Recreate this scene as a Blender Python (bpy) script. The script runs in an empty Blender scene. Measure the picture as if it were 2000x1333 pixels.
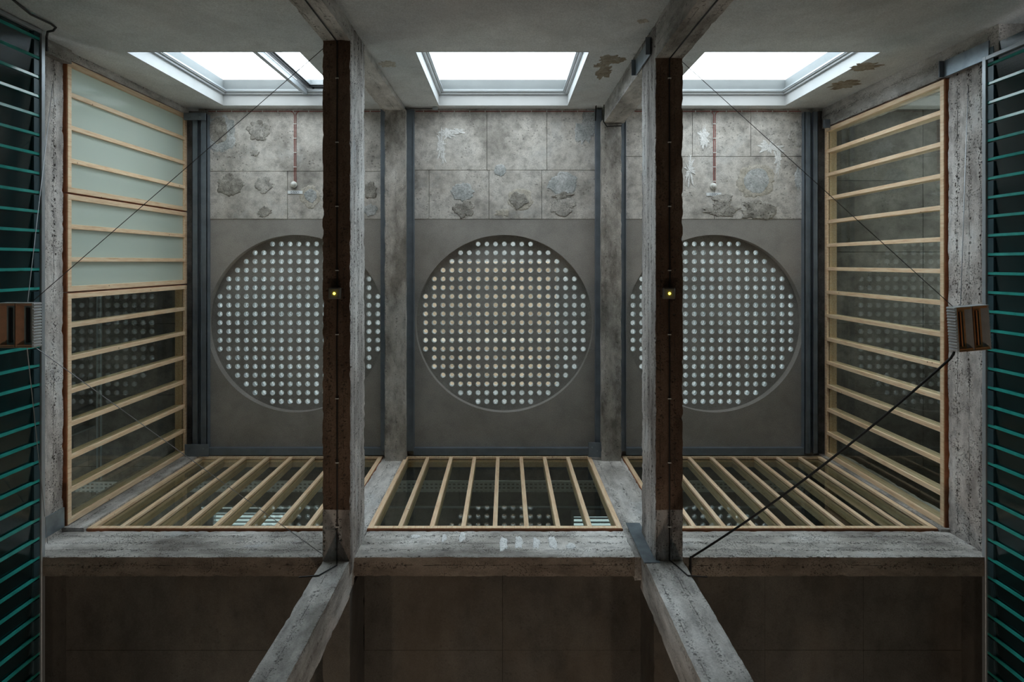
import bpy, bmesh, math, random
from mathutils import Vector, noise
random.seed(7)
PI = math.pi
F, U0, V0 = 1200.0, 988.0, 512.0        # focal length in px and the zenith point of the photograph

# ------------------------------------------------------------------ camera, sky, exposure
SC = bpy.context.scene
COL = SC.collection
cam = bpy.data.cameras.new('camera')
cam.sensor_width = 36.0
cam.sensor_fit = 'HORIZONTAL'
cam.lens = 36.0 * F / 2000.0
cam.shift_x = (1000.0 - U0) / 2000.0
cam.shift_y = -(666.5 - V0) / 2000.0
cam.clip_start = 0.05
cam.clip_end = 200
camo = bpy.data.objects.new('camera', cam)
COL.objects.link(camo)
camo.rotation_euler = (PI, 0, 0)         # looking straight up; picture right = +X, picture down = +Y
SC.camera = camo

SKY = 1.7
world = bpy.data.worlds.new('overcast_sky')
SC.world = world
world.use_nodes = True
wn, wl = world.node_tree.nodes, world.node_tree.links
wn.clear()
w_out = wn.new('ShaderNodeOutputWorld')
w_bg = wn.new('ShaderNodeBackground')
w_tc = wn.new('ShaderNodeTexCoord')
w_sep = wn.new('ShaderNodeSeparateXYZ')
w_rmp = wn.new('ShaderNodeValToRGB')
w_rmp.color_ramp.elements[0].position = 0.47
w_rmp.color_ramp.elements[0].color = (0.52, 0.53, 0.53, 1)
w_rmp.color_ramp.elements[1].position = 0.53
w_rmp.color_ramp.elements[1].color = (0.85, 0.925, 0.975, 1)
w_map = wn.new('ShaderNodeMapRange')
w_map.inputs[1].default_value = -1
w_map.inputs[2].default_value = 1
wl.new(w_tc.outputs['Generated'], w_sep.inputs[0])
wl.new(w_sep.outputs[2], w_map.inputs[0])
wl.new(w_map.outputs[0], w_rmp.inputs[0])
wl.new(w_rmp.outputs[0], w_bg.inputs[0])
w_bg.inputs[1].default_value = SKY
wl.new(w_bg.outputs[0], w_out.inputs[0])

SC.view_settings.view_transform = 'Standard'
SC.view_settings.look = 'None'
SC.view_settings.gamma = 1.0
SC.view_settings.use_curve_mapping = False
SC.view_settings.exposure = 2.2
try:
    SC.cycles.max_bounces = 14
    SC.cycles.diffuse_bounces = 8
    SC.cycles.glossy_bounces = 5
    SC.cycles.transmission_bounces = 8
    SC.cycles.transparent_max_bounces = 24
    SC.cycles.caustics_reflective = False
    SC.cycles.caustics_refractive = False
    SC.cycles.sample_clamp_indirect = 6.0
    SC.cycles.use_denoising = True
except Exception:
    pass


# warm fill lights added out of view to brighten dark bays and heater faces
for lx, le in ((-4.2, 6.0), (-.3, 10.0), (4.2, 6.5)):
    ld = bpy.data.lights.new('hall_fill_light', 'AREA')
    ld.shape = 'DISK'
    ld.size = .35
    ld.energy = le
    ld.color = (1.0, .80, .62)
    lo = bpy.data.objects.new('hall_fill_light', ld)
    COL.objects.link(lo)
    lo.location = (lx, 7.7, 3.2)
    lo.rotation_euler = (math.radians(-130), 0, 0)      # faces up and into the hall


# ------------------------------------------------------------------ helpers
def P(u, v, z):
    """Photo pixel at height z above the camera -> world point."""
    return Vector(((u - U0) / F * z, (v - V0) / F * z, z))


def obj(name, bm, mat, parent=None, smooth=False):
    me = bpy.data.meshes.new(name)
    if parent is not None:
        bmesh.ops.translate(bm, verts=bm.verts, vec=-wloc(parent))
    bmesh.ops.recalc_face_normals(bm, faces=bm.faces)
    bm.to_mesh(me)
    bm.free()
    for m in (mat if isinstance(mat, (list, tuple)) else [mat]):
        me.materials.append(m)
    if smooth:
        me.polygons.foreach_set('use_smooth', [True] * len(me.polygons))
    o = bpy.data.objects.new(name, me)
    COL.objects.link(o)
    if parent is not None:
        o.parent = parent
    return o


def wloc(o):
    v = Vector(o.location)
    while o.parent:
        o = o.parent
        v = v + Vector(o.location)
    return v


def thing(name, label, cat, loc=(0, 0, 0), group=None, kind=None):
    o = bpy.data.objects.new(name, None)
    COL.objects.link(o)
    o.empty_display_size = 0.1
    o.location = loc
    return tag(o, label, cat, group, kind)


def tag(o, label, cat, group=None, kind=None):
    o['label'] = label
    o['category'] = cat
    if group:
        o['group'] = group
    if kind:
        o['kind'] = kind
    return o


def bx(bm, x0, x1, y0, y1, z0, z1, mi=0):
    v = [bm.verts.new((x, y, z)) for x in (x0, x1) for y in (y0, y1) for z in (z0, z1)]
    fs = []
    for q in ((0, 1, 3, 2), (4, 6, 7, 5), (0, 4, 5, 1), (2, 3, 7, 6), (0, 2, 6, 4), (1, 5, 7, 3)):
        f = bm.faces.new([v[i] for i in q])
        f.material_index = mi
        fs.append(f)
    return v


def box(*a):
    bm = bmesh.new()
    bx(bm, *a)
    return bm


def bevbox(x0, x1, y0, y1, z0, z1, b=0.004):
    bm = box(x0, x1, y0, y1, z0, z1)
    bmesh.ops.bevel(bm, geom=list(bm.edges), offset=b, segments=1, affect='EDGES', profile=0.5)
    return bm


def boxes(lst):
    bm = bmesh.new()
    for b in lst:
        bx(bm, *b)
    return bm


def rough(x0, x1, y0, y1, z0, z1, cell=0.06, amp=0.006, chip=0.016):
    """A cast concrete block: gridded faces with wavy surfaces and chipped edges."""
    bm = bmesh.new()
    lo, hi = Vector((x0, y0, z0)), Vector((x1, y1, z1))
    n = [max(1, int(round((hi[i] - lo[i]) / cell))) for i in range(3)]
    n = [min(k, 160) for k in n]
    cache = {}

    def vert(i, j, k):
        key = (i, j, k)
        if key in cache:
            return cache[key]
        idx = (i, j, k)
        p = Vector([lo[a] + (hi[a] - lo[a]) * idx[a] / n[a] for a in range(3)])
        ext = [a for a in range(3) if idx[a] in (0, n[a])]
        q = p + noise.noise_vector(p * 3.1) * amp + noise.noise_vector(p * 11.0 + Vector((5, 1, 2))) * amp * 0.6
        if len(ext) >= 2:
            c = max(0.0, noise.noise(p * 9.0) * 0.8 + noise.noise(p * 23.0) * 0.6) * chip
            for a in ext:
                q[a] += c if idx[a] == 0 else -c
        cache[key] = bm.verts.new(q)
        return cache[key]
    for a in range(3):
        b, c = (a + 1) % 3, (a + 2) % 3
        for side in (0, n[a]):
            for s in range(n[b]):
                for t in range(n[c]):
                    vs = []
                    for ds, dt in ((0, 0), (1, 0), (1, 1), (0, 1)):
                        idx = [0, 0, 0]
                        idx[a], idx[b], idx[c] = side, s + ds, t + dt
                        vs.append(vert(*idx))
                    bm.faces.new(vs)
    return bm


def tube(bm, pts, r, seg=6, closed_ends=True):
    pts = [Vector(p) for p in pts]
    rings = []
    prev_n = None
    for i, p in enumerate(pts):
        if i == 0:
            d = pts[1] - p
        elif i == len(pts) - 1:
            d = p - pts[i - 1]
        else:
            d = (pts[i + 1] - p).normalized() + (p - pts[i - 1]).normalized()
        d.normalize()
        if prev_n is None:
            nn = d.orthogonal().normalized()
        else:
            nn = prev_n - d * prev_n.dot(d)
            nn = nn.normalized() if nn.length > 1e-6 else d.orthogonal().normalized()
        prev_n = nn
        bb = d.cross(nn)
        rings.append([bm.verts.new(p + (nn * math.cos(2 * PI * k / seg) + bb * math.sin(2 * PI * k / seg)) * r) for k in range(seg)])
    for a, b in zip(rings, rings[1:]):
        for k in range(seg):
            bm.faces.new((a[k], a[(k + 1) % seg], b[(k + 1) % seg], b[k]))
    if closed_ends:
        bm.faces.new(rings[0])
        bm.faces.new(rings[-1])
    return bm


def tubes(paths, r, seg=6):
    bm = bmesh.new()
    for p in paths:
        tube(bm, p, r, seg)
    return bm


def lathe(prof, seg=20, cx=0, cy=0, bm=None, mi=0):
    """prof: [(r, z)...]; spun about z."""
    bm = bm or bmesh.new()
    rings = []
    for r, z in prof:
        if r < 1e-6:
            rings.append([bm.verts.new((cx, cy, z))])
        else:
            rings.append([bm.verts.new((cx + r * math.cos(2 * PI * k / seg), cy + r * math.sin(2 * PI * k / seg), z)) for k in range(seg)])
    for a, b in zip(rings, rings[1:]):
        for k in range(seg):
            k2 = (k + 1) % seg
            if len(a) == 1 and len(b) == 1:
                continue
            if len(a) == 1:
                f = bm.faces.new((a[0], b[k], b[k2]))
            elif len(b) == 1:
                f = bm.faces.new((a[k], a[k2], b[0]))
            else:
                f = bm.faces.new((a[k], a[k2], b[k2], b[k]))
            f.material_index = mi
    return bm


def blob(cx, cy, rx, ry, z, th, seed, spike=0.18, n=40, lobes=2.0):
    """An irregular thin patch under a ceiling at height z, th thick, with a feathered rim."""
    bm = bmesh.new()
    ra = []
    for k in range(n):
        a = 2 * PI * k / n
        q = Vector((math.cos(a) * lobes, math.sin(a) * lobes, seed * 7.3))
        ra.append(1 + noise.noise(q) * spike * 2 + noise.noise(q * 3.1) * spike + noise.noise(q * 7) * spike * .4)
    def ring(s, zz):
        return [bm.verts.new((cx + rx * ra[k] * s * math.cos(2 * PI * k / n), cy + ry * ra[k] * s * math.sin(2 * PI * k / n), zz)) for k in range(n)]
    r0, r1 = ring(1.0, z + 0.004), ring(0.9, z - th)
    r2 = ring(0.5, z - th * 1.4)
    for a, b in ((r0, r1), (r1, r2)):
        for k in range(n):
            bm.faces.new((a[k], a[(k + 1) % n], b[(k + 1) % n], b[k]))
    bm.faces.new(r2)
    bm.faces.new(r0)
    return bm


# ------------------------------------------------------------------ materials
class NT:
    def __init__(s, name):
        s.m = bpy.data.materials.new(name)
        s.m.use_nodes = True
        s.t = s.m.node_tree
        s.t.nodes.clear()
        s.out = s.n('ShaderNodeOutputMaterial')

    def n(s, kind, **kw):
        x = s.t.nodes.new(kind)
        for k, v in kw.items():
            setattr(x, k, v)
        return x

    def put(s, sock, v):
        if isinstance(v, bpy.types.NodeSocket):
            s.t.links.new(v, sock)
        elif v is not None:
            if sock.type == 'RGBA' and len(v) == 3:
                v = (*v, 1)
            sock.default_value = v

    def math(s, op, a, b=None, clamp=False):
        x = s.n('ShaderNodeMath', operation=op, use_clamp=clamp)
        s.put(x.inputs[0], a)
        if b is not None:
            s.put(x.inputs[1], b)
        return x.outputs[0]

    def noise(s, vec, scale, detail=4, rough=0.55):
        x = s.n('ShaderNodeTexNoise')
        s.put(x.inputs['Vector'], vec)
        x.inputs['Scale'].default_value = scale
        x.inputs['Detail'].default_value = detail
        x.inputs['Roughness'].default_value = rough
        return x.outputs['Fac']

    def voro(s, vec, scale):
        x = s.n('ShaderNodeTexVoronoi')
        s.put(x.inputs['Vector'], vec)
        x.inputs['Scale'].default_value = scale
        return x.outputs['Distance']

    def ramp(s, fac, stops):
        x = s.n('ShaderNodeValToRGB')
        s.put(x.inputs[0], fac)
        e = x.color_ramp.elements
        while len(e) < len(stops):
            e.new(0.5)
        for i, (p, c) in enumerate(stops):
            e[i].position = p
            e[i].color = (*c, 1) if not isinstance(c, float) else (c, c, c, 1)
        return x.outputs[0]

    def mix(s, fac, a, b, blend='MIX'):
        x = s.n('ShaderNodeMix', data_type='RGBA', blend_type=blend)
        s.put(x.inputs[0], fac)
        s.put(x.inputs[6], a)
        s.put(x.inputs[7], b)
        return x.outputs[2]

    def step(s, v, lo, hi):
        x = s.n('ShaderNodeMapRange', interpolation_type='SMOOTHSTEP')
        s.put(x.inputs[0], v)
        x.inputs[1].default_value = lo
        x.inputs[2].default_value = hi
        return x.outputs[0]

    def schlick(s, f0=0.04):
        """Mirror strength of a thin pane, the same from both sides."""
        g = s.n('ShaderNodeNewGeometry')
        d = s.n('ShaderNodeVectorMath', operation='DOT_PRODUCT')
        s.put(d.inputs[0], g.outputs['Normal'])
        s.put(d.inputs[1], g.outputs['Incoming'])
        k = s.math('SUBTRACT', 1.0, s.math('ABSOLUTE', d.outputs['Value']), clamp=True)
        return s.math('ADD', s.math('MULTIPLY', s.math('POWER', k, 5.0), 1.0 - f0), f0, clamp=True)

    def pos(s, sx=1, sy=1, sz=1):
        g = s.n('ShaderNodeNewGeometry')
        if (sx, sy, sz) == (1, 1, 1):
            return g.outputs['Position']
        v = s.n('ShaderNodeVectorMath', operation='MULTIPLY')
        s.put(v.inputs[0], g.outputs['Position'])
        v.inputs[1].default_value = (sx, sy, sz)
        return v.outputs[0]

    def bsdf(s, col, rough=0.8, metal=0.0, bump=None, bstr=0.3, bdist=0.01, **kw):
        b = s.n('ShaderNodeBsdfPrincipled')
        s.put(b.inputs['Base Color'], col)
        s.put(b.inputs['Roughness'], rough)
        b.inputs['Metallic'].default_value = metal
        for k, v in kw.items():
            s.put(b.inputs[k], v)
        if bump is not None:
            bp = s.n('ShaderNodeBump')
            bp.inputs['Strength'].default_value = bstr
            bp.inputs['Distance'].default_value = bdist
            s.put(bp.inputs['Height'], bump)
            s.t.links.new(bp.outputs[0], b.inputs['Normal'])
        return b.outputs[0]

    def done(s, sh):
        s.t.links.new(sh, s.out.inputs[0])
        return s.m


def plain(name, col, rough=0.5, metal=0.0, var=0.0, scale=8.0):
    t = NT(name)
    c = col
    if var:
        f = t.noise(t.pos(), scale, 5)
        c = t.ramp(f, [(0.3, tuple(x * (1 - var) for x in col)), (0.7, tuple(min(1, x * (1 + var)) for x in col))])
    return t.done(t.bsdf(c, rough, metal))


def concrete(name, dark, mid, light, blotch=0.9, lines=None, spacing=0.15, pits=0.5, bstr=0.5, stretch=(1, 1, 1), white=0.0, grime=0.0, brown=0.0, cloud=0.6):
    """Cast concrete: cloudy tone, board joints along one direction, honeycombed pits, lime streaks."""
    t = NT(name)
    p = t.pos()
    ps = t.pos(*stretch)
    f1 = t.noise(ps, blotch, 7, 0.62)
    col = t.ramp(f1, [(0.36, dark), (0.50, mid), (0.64, light)])
    f2 = t.noise(ps, blotch * 6, 6, 0.6)
    col = t.mix(cloud, col, t.ramp(f2, [(0.34, 0.5), (0.5, 1.0), (0.68, 1.25)]), 'MULTIPLY')
    fine = t.noise(p, 60, 3, 0.6)
    col = t.mix(0.5, col, t.ramp(fine, [(0.3, 0.62), (0.7, 1.3)]), 'MULTIPLY')
    h = t.math('MULTIPLY', fine, 0.25)
    h = t.math('ADD', h, t.math('MULTIPLY', f2, 0.6))
    near = None
    if lines:
        g = t.n('ShaderNodeSeparateXYZ')
        t.put(g.inputs[0], p)
        c = None
        for ax in lines:
            c = g.outputs[ax] if c is None else t.math('ADD', c, g.outputs[ax])
        wob = t.math('MULTIPLY', t.math('SUBTRACT', t.noise(p, 5, 3), 0.5), 0.03)
        c = t.math('ADD', t.math('ADD', c, wob), 50.0)
        fr = t.math('FRACT', t.math('DIVIDE', c, spacing))
        d = t.math('MULTIPLY', t.math('ABSOLUTE', t.math('SUBTRACT', fr, 0.5)), spacing)  # 0 at a joint
        brk = t.step(t.noise(p, 5.5, 6, 0.75), 0.46, 0.60)
        line = t.math('MULTIPLY', t.math('SUBTRACT', 1.0, t.step(d, 0.001, 0.007)), brk)
        near = t.math('SUBTRACT', 1.0, t.step(d, 0.015, 0.06))
        col = t.mix(t.math('MULTIPLY', line, 0.6), col, (0.07, 0.066, 0.06))
        h = t.math('SUBTRACT', h, t.math('MULTIPLY', line, 1.5))
        bd = t.n('ShaderNodeTexWhiteNoise', noise_dimensions='1D')
        t.put(bd.inputs['W'], t.math('FLOOR', t.math('DIVIDE', c, spacing)))
        col = t.mix(0.5, col, t.ramp(bd.outputs[0], [(0.0, 0.88), (1.0, 1.1)]), 'MULTIPLY')
    if pits:
        v = t.voro(p, 38)
        m = t.step(t.noise(p, 2.2, 5, 0.65), 0.50, 0.62)
        if near is not None:
            m = t.math('MAXIMUM', t.math('MULTIPLY', m, 0.9), t.math('MULTIPLY', near, t.step(t.noise(p, 1.7, 4), 0.38, 0.50)))
        pit = t.math('MULTIPLY', t.math('SUBTRACT', 1.0, t.step(v, 0.18, 0.34)), m)
        vb = t.voro(p, 15)
        mb = t.step(t.noise(p, 1.4, 4, 0.6), 0.50, 0.60) if near is None else t.math('MULTIPLY', near, t.step(t.noise(p, 1.2, 4), 0.40, 0.50))
        pit = t.math('MAXIMUM', pit, t.math('MULTIPLY', t.math('SUBTRACT', 1.0, t.step(t.math('ADD', vb, t.math('MULTIPLY', fine, .2)), 0.24, 0.40)), mb))
        col = t.mix(t.math('MULTIPLY', pit, pits), col, (0.05, 0.046, 0.043))
        h = t.math('SUBTRACT', h, t.math('MULTIPLY', pit, 2.2))
    if white:
        w = t.step(t.noise(ps, 1.6, 6, 0.7), 0.56, 0.68)
        col = t.mix(t.math('MULTIPLY', w, white), col, (0.62, 0.64, 0.65))
    if grime:
        w = t.step(t.noise(ps, 1.1, 6, 0.7), 0.50, 0.66)
        col = t.mix(t.math('MULTIPLY', w, grime), col, (0.07, 0.062, 0.055))
    if brown:
        w = t.step(t.noise(ps, 0.8, 5, 0.6), 0.45, 0.65)
        col = t.mix(t.math('MULTIPLY', w, brown), col, (0.26, 0.20, 0.14))
    return t.done(t.bsdf(col, 0.88, bump=h, bstr=bstr, bdist=0.02))


M = {}
G = lambda a, w=0.0: (a * (1 + w), a, a * (1 - w))
M['beam'] = concrete('board_formed_beam_concrete', (.24, .215, .20), (.54, .51, .49), (.78, .765, .75), 1.3, lines=(0, 2), spacing=.19, pits=.9, bstr=1.0, stretch=(1, .35, 1), white=.85, grime=.35)
M['beam_under'] = concrete('stained_shaded_beam_underside', (.075, .044, .028), (.135, .085, .058), (.22, .155, .112), .9, lines=(0,), spacing=.18, pits=.5, bstr=.6, stretch=(1, .4, 1))
M['under_mid'] = concrete('brown_shade_edge_beam_underside', (.13, .106, .086), (.225, .19, .16), (.32, .285, .245), 1.3, lines=(1,), spacing=.2, pits=.6, bstr=.6, stretch=(.5, 1, 1))
M['sill'] = concrete('board_formed_edge_concrete', (.24, .22, .20), (.50, .475, .44), (.74, .72, .69), 1.4, lines=(1, 2), spacing=.2, pits=.7, bstr=.8, stretch=(.5, 1, 1), white=.6)
M['strip'] = concrete('board_formed_side_concrete', (.28, .25, .23), (.56, .52, .49), (.78, .75, .72), 1.6, lines=(2,), spacing=.21, pits=.95, bstr=1.0, stretch=(1, .5, 1), white=.35)
M['column'] = concrete('board_formed_column_concrete', (.26, .245, .225), (.53, .51, .485), (.76, .74, .72), 1.2, lines=(0, 1), spacing=.22, pits=.6, bstr=.6, stretch=(1, 1, .4), white=.5)
M['rib'] = concrete('stained_rib_concrete', (.24, .225, .20), (.48, .455, .42), (.68, .66, .63), 1.4, lines=(0,), spacing=.2, pits=.4, bstr=.4, stretch=(1, .5, 1), grime=.6, white=.25)
M['old'] = concrete('old_ceiling_concrete', (.34, .325, .30), (.60, .575, .54), (.80, .78, .745), 1.1, pits=.35, bstr=.4, white=.3, grime=.3)
M['plaster'] = concrete('smooth_grey_plaster', (.30, .285, .265), (.345, .33, .31), (.39, .375, .35), .7, pits=0, bstr=.12, cloud=.18)
M['panelcast'] = concrete('grey_lens_panel_concrete', (.26, .25, .235), (.31, .30, .28), (.35, .34, .32), 1.3, cloud=.25, pits=.25, bstr=.15)
M['wallplaster'] = concrete('skimmed_wall_plaster', (.62, .655, .675), (.71, .745, .76), (.79, .82, .83), .55, pits=0, bstr=.15, brown=.12, cloud=.15)
M['reveal'] = plain('white_painted_reveal', (.56, .58, .59), .6, 0, .04, 3)
M['outer'] = plain('grey_outer_reveal', (.20, .225, .235), .6, 0, .1, 3)
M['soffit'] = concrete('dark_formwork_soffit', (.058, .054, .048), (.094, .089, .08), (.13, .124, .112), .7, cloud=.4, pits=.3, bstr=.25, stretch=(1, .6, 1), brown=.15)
M['darkroom'] = concrete('back_room_concrete', (.13, .128, .12), (.22, .215, .205), (.34, .335, .32), .9, pits=.3, bstr=.3, grime=.5)
M['patch_blue'] = concrete('blue_grey_repair_mortar', (.36, .385, .39), (.48, .505, .51), (.60, .62, .63), 5, pits=0, bstr=.4)
M['patch_grey'] = concrete('grey_repair_mortar', (.33, .32, .30), (.46, .445, .415), (.60, .58, .55), 6, pits=.4, bstr=.6)
M['patch_dark'] = concrete('dark_damp_mortar', (.24, .23, .205), (.37, .355, .325), (.54, .52, .485), 7, pits=.5, bstr=.7)
M['patch_halo'] = concrete('tan_damp_halo', (.42, .39, .33), (.53, .50, .44), (.62, .59, .535), 5, pits=0, bstr=.3)
M['patch_white'] = concrete('white_lime_splash', (.74, .75, .75), (.86, .87, .87), (.93, .94, .94), 9, pits=0, bstr=.4)
M['patch_rust'] = concrete('brown_water_stain', (.24, .20, .145), (.34, .29, .22), (.43, .40, .34), 6, pits=0, bstr=.15)
M['steel'] = plain('blue_grey_painted_steel', (.17, .205, .245), .45, .3, .18, 4)
M['steel_light'] = plain('galvanised_blue_steel', (.26, .31, .35), .35, .65, .25, 6)
M['frame_alu'] = plain('grey_aluminium_frame', (.42, .46, .49), .35, .4, .05, 5)
M['alu_white'] = plain('pale_grey_window_frame', (.52, .55, .565), .4, 0, .03, 5)
M['alu_dark'] = plain('anthracite_sash_frame', (.018, .021, .027), .4, .0, .1, 5)
M['gasket'] = plain('red_brown_timber_edge', (.38, .14, .06), .6, 0, .25, 9)
M['black'] = plain('black_cable_rubber', (.012, .012, .013), .5)
M['red_cable'] = plain('red_fire_cable', (.33, .075, .06), .5)
M['white_plastic'] = plain('white_plastic', (.80, .82, .80), .4)
M['label_white'] = plain('white_label_tape', (.86, .91, .95), .5)
M['ink'] = plain('dark_blue_label_ink', (.02, .025, .06), .6)
M['wire'] = plain('steel_wire', (.30, .31, .32), .4, .6)
M['wire_dark'] = plain('dark_steel_wire', (.07, .07, .07), .5, .4)
M['copper'] = plain('copper_reflector', (.92, .38, .15), .40, .15, .12, 15)
M['copper_dull'] = plain('dull_copper_plate', (.78, .43, .28), .45, .1, .12, 12)
M['heater_grey'] = plain('grey_heater_plate', (.55, .53, .52), .4, .1, .1, 10)
M['heater_white'] = plain('ribbed_heater_side', (.66, .68, .70), .45, .1, .06, 10)
M['heater_dark'] = plain('black_heater_element', (.03, .03, .035), .4)
M['lamp_box'] = plain('dark_grey_box', (.17, .16, .15), .5)
M['tray'] = plain('galvanised_tray', (.68, .74, .76), .35, .15, .12, 12)
M['pipe'] = plain('pale_metal_pipe', (.46, .54, .58), .35, .5)
M['duct'] = plain('grey_duct', (.20, .22, .23), .4, .4, .1, 5)
M['up_wall'] = plain('upper_room_white', (.52, .56, .56), .8, 0, .15, .8)
M['up_warm'] = plain('upper_room_beige_ceiling', (.66, .53, .38), .8, 0, .14, 2.5)
M['up_cream'] = plain('upper_room_added_cream_board', (.92, .84, .70), .8, 0, .04, 2.5)  # pale board added so that one lens row shows bright
M['up_slab'] = plain('upper_room_floor', (.35, .35, .34), .8, 0, .1, 2)
M['floor'] = plain('dark_hall_floor', (.07, .066, .06), .6, 0, .2, 1)

# timber
def timber(name, a, b, c):
    t = NT(name)
    p1 = t.pos(3, 3, 3)
    oi = t.n('ShaderNodeObjectInfo')
    wv = t.noise(t.pos(14, 14, 1.2), 3, 5, 0.6)
    col = t.ramp(wv, [(0.3, a), (0.5, b), (0.72, c)])
    k = t.voro(p1, 1.6)
    knot = t.math('SUBTRACT', 1.0, t.step(k, 0.035, 0.075))
    col = t.mix(t.math('MULTIPLY', knot, 0.85), col, (.25, .10, .035))
    col = t.mix(0.6, col, t.ramp(oi.outputs['Random'], [(0, (.82, .8, .78)), (1, (1.14, 1.12, 1.1))]), 'MULTIPLY')
    return t.done(t.bsdf(col, 0.55, bump=wv, bstr=0.1, bdist=0.004))
M['wood'] = timber('pale_larch_timber', (.74, .49, .29), (.92, .69, .46), (1.0, .84, .63))

# thin glazing: tinted transmission plus a Fresnel mirror
def glazing(name, tint, ior=1.5, boost=1.0, rough=0.0, milk=None, milk_fac=0.0):
    t = NT(name)
    tr = t.n('ShaderNodeBsdfTransparent')
    t.put(tr.inputs[0], tint)
    gl = t.n('ShaderNodeBsdfGlossy')
    gl.inputs['Roughness'].default_value = rough
    fac = t.math('MULTIPLY', t.schlick(((ior - 1) / (ior + 1)) ** 2), boost, clamp=True)
    body = tr.outputs[0]
    if milk:
        df = t.n('ShaderNodeBsdfDiffuse')
        t.put(df.inputs[0], milk)
        tl = t.n('ShaderNodeBsdfTranslucent')
        t.put(tl.inputs[0], milk)
        a = t.n('ShaderNodeMixShader')
        a.inputs[0].default_value = 0.45
        t.t.links.new(df.outputs[0], a.inputs[1])
        t.t.links.new(tl.outputs[0], a.inputs[2])
        b = t.n('ShaderNodeMixShader')
        b.inputs[0].default_value = milk_fac
        t.t.links.new(body, b.inputs[1])
        t.t.links.new(a.outputs[0], b.inputs[2])
        body = b.outputs[0]
    mx = t.n('ShaderNodeMixShader')
    t.put(mx.inputs[0], fac)
    t.t.links.new(body, mx.inputs[1])
    t.t.links.new(gl.outputs[0], mx.inputs[2])
    return t.done(mx.outputs[0])
M['glass'] = glazing('clear_green_glass', (.85, .89, .84), 1.6, 1.3)
M['glass_frost'] = glazing('frosted_pale_green_glass', (.7, .8, .76), 1.7, 1.5, 0.0, (.72, .80, .74), 0.97)
M['glass_sky'] = glazing('clear_window_glass', (.93, .96, .97), 1.45, .8)
def lens_glass():
    t = NT('lens_glass')
    oi = t.n('ShaderNodeObjectInfo')
    tint = t.ramp(oi.outputs['Random'], [(0, (.62, .63, .62)), (1, (.92, .93, .92))])
    dirt = t.noise(t.pos(), 55, 4, .7)
    tint = t.mix(.6, tint, t.ramp(dirt, [(.35, .35), (.55, 1.0)]), 'MULTIPLY')
    tr = t.n('ShaderNodeBsdfTransparent')
    t.put(tr.inputs[0], tint)
    gl = t.n('ShaderNodeBsdfGlossy')
    gl.inputs['Roughness'].default_value = .08
    mx = t.n('ShaderNodeMixShader')
    t.put(mx.inputs[0], t.schlick())
    t.t.links.new(tr.outputs[0], mx.inputs[1])
    t.t.links.new(gl.outputs[0], mx.inputs[2])
    return t.done(mx.outputs[0])
M['lens'] = lens_glass()
def lens_wall():
    t = NT('moulded_glass_wall')
    df = t.bsdf((.93, .97, .98), .25)
    tr = t.n('ShaderNodeBsdfTranslucent')
    t.put(tr.inputs[0], (.8, .9, .92))
    mx = t.n('ShaderNodeMixShader')
    mx.inputs[0].default_value = .12
    t.t.links.new(df, mx.inputs[1])
    t.t.links.new(tr.outputs[0], mx.inputs[2])
    return t.done(mx.outputs[0])
M['lens_wall'] = lens_wall()
def louvre_face():
    t = NT('dark_teal_louvre_glass')
    st = t.noise(t.pos(30, 30, 1.2), 2.2, 6, .7)
    col = t.ramp(st, [(.35, (.004, .014, .016)), (.7, (.012, .045, .05))])
    b = t.bsdf(col, .07, bump=st, bstr=.05, bdist=.01, **{'IOR': 1.9})
    tr = t.n('ShaderNodeBsdfTransparent')
    t.put(tr.inputs[0], (.10, .34, .34))
    mx = t.n('ShaderNodeMixShader')
    mx.inputs[0].default_value = .35
    t.t.links.new(b, mx.inputs[1])
    t.t.links.new(tr.outputs[0], mx.inputs[2])
    return t.done(mx.outputs[0])
M['louvre'] = louvre_face()
M['louvre_edge'] = plain('teal_glass_edge', (.03, .34, .30), .12, 0, .2, 6)
M['clip'] = plain('dark_teal_blade_clip', (.03, .07, .085), .4, .2, .1, 6)

def emit(name, col, s):
    t = NT(name)
    e = t.n('ShaderNodeEmission')
    t.put(e.inputs[0], col)
    e.inputs[1].default_value = s
    return t.done(e.outputs[0])
M['led'] = emit('yellow_signal_led', (1.0, .80, .05), 2.0)
M['grille_glow'] = emit('added_grille_glow', (.72, .92, 1.0), .22)

# ------------------------------------------------------------------ dimensions (metres above the camera)
ZC = 12.0                        # ceiling
ZP = 12.17                       # recessed glass block panels
XL, XR = -6.2, 6.2               # glazed side walls
YT, YB = -2.99, 3.77             # window wall, glazed back wall
ZW0, ZW1 = 8.70, 11.95           # glazing of the upper storey
FLOOR = -1.6
BAYS = [(-5.85, -2.35), (-1.85, 1.78), (2.30, 5.86)]
CX = [-4.10, -0.03, 4.08]
CY = 1.205
CR = 1.735

# ------------------------------------------------------------------ ceiling
ceil = bpy.data.objects.new('ceiling', None)
COL.objects.link(ceil)
ceil.location = (0, 0, ZC)
tag(ceil, 'grey concrete ceiling of three bays with round recesses', 'ceiling', kind='structure')
YO = (428 - V0) / 100.0         # seam between old concrete and new plaster


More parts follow.
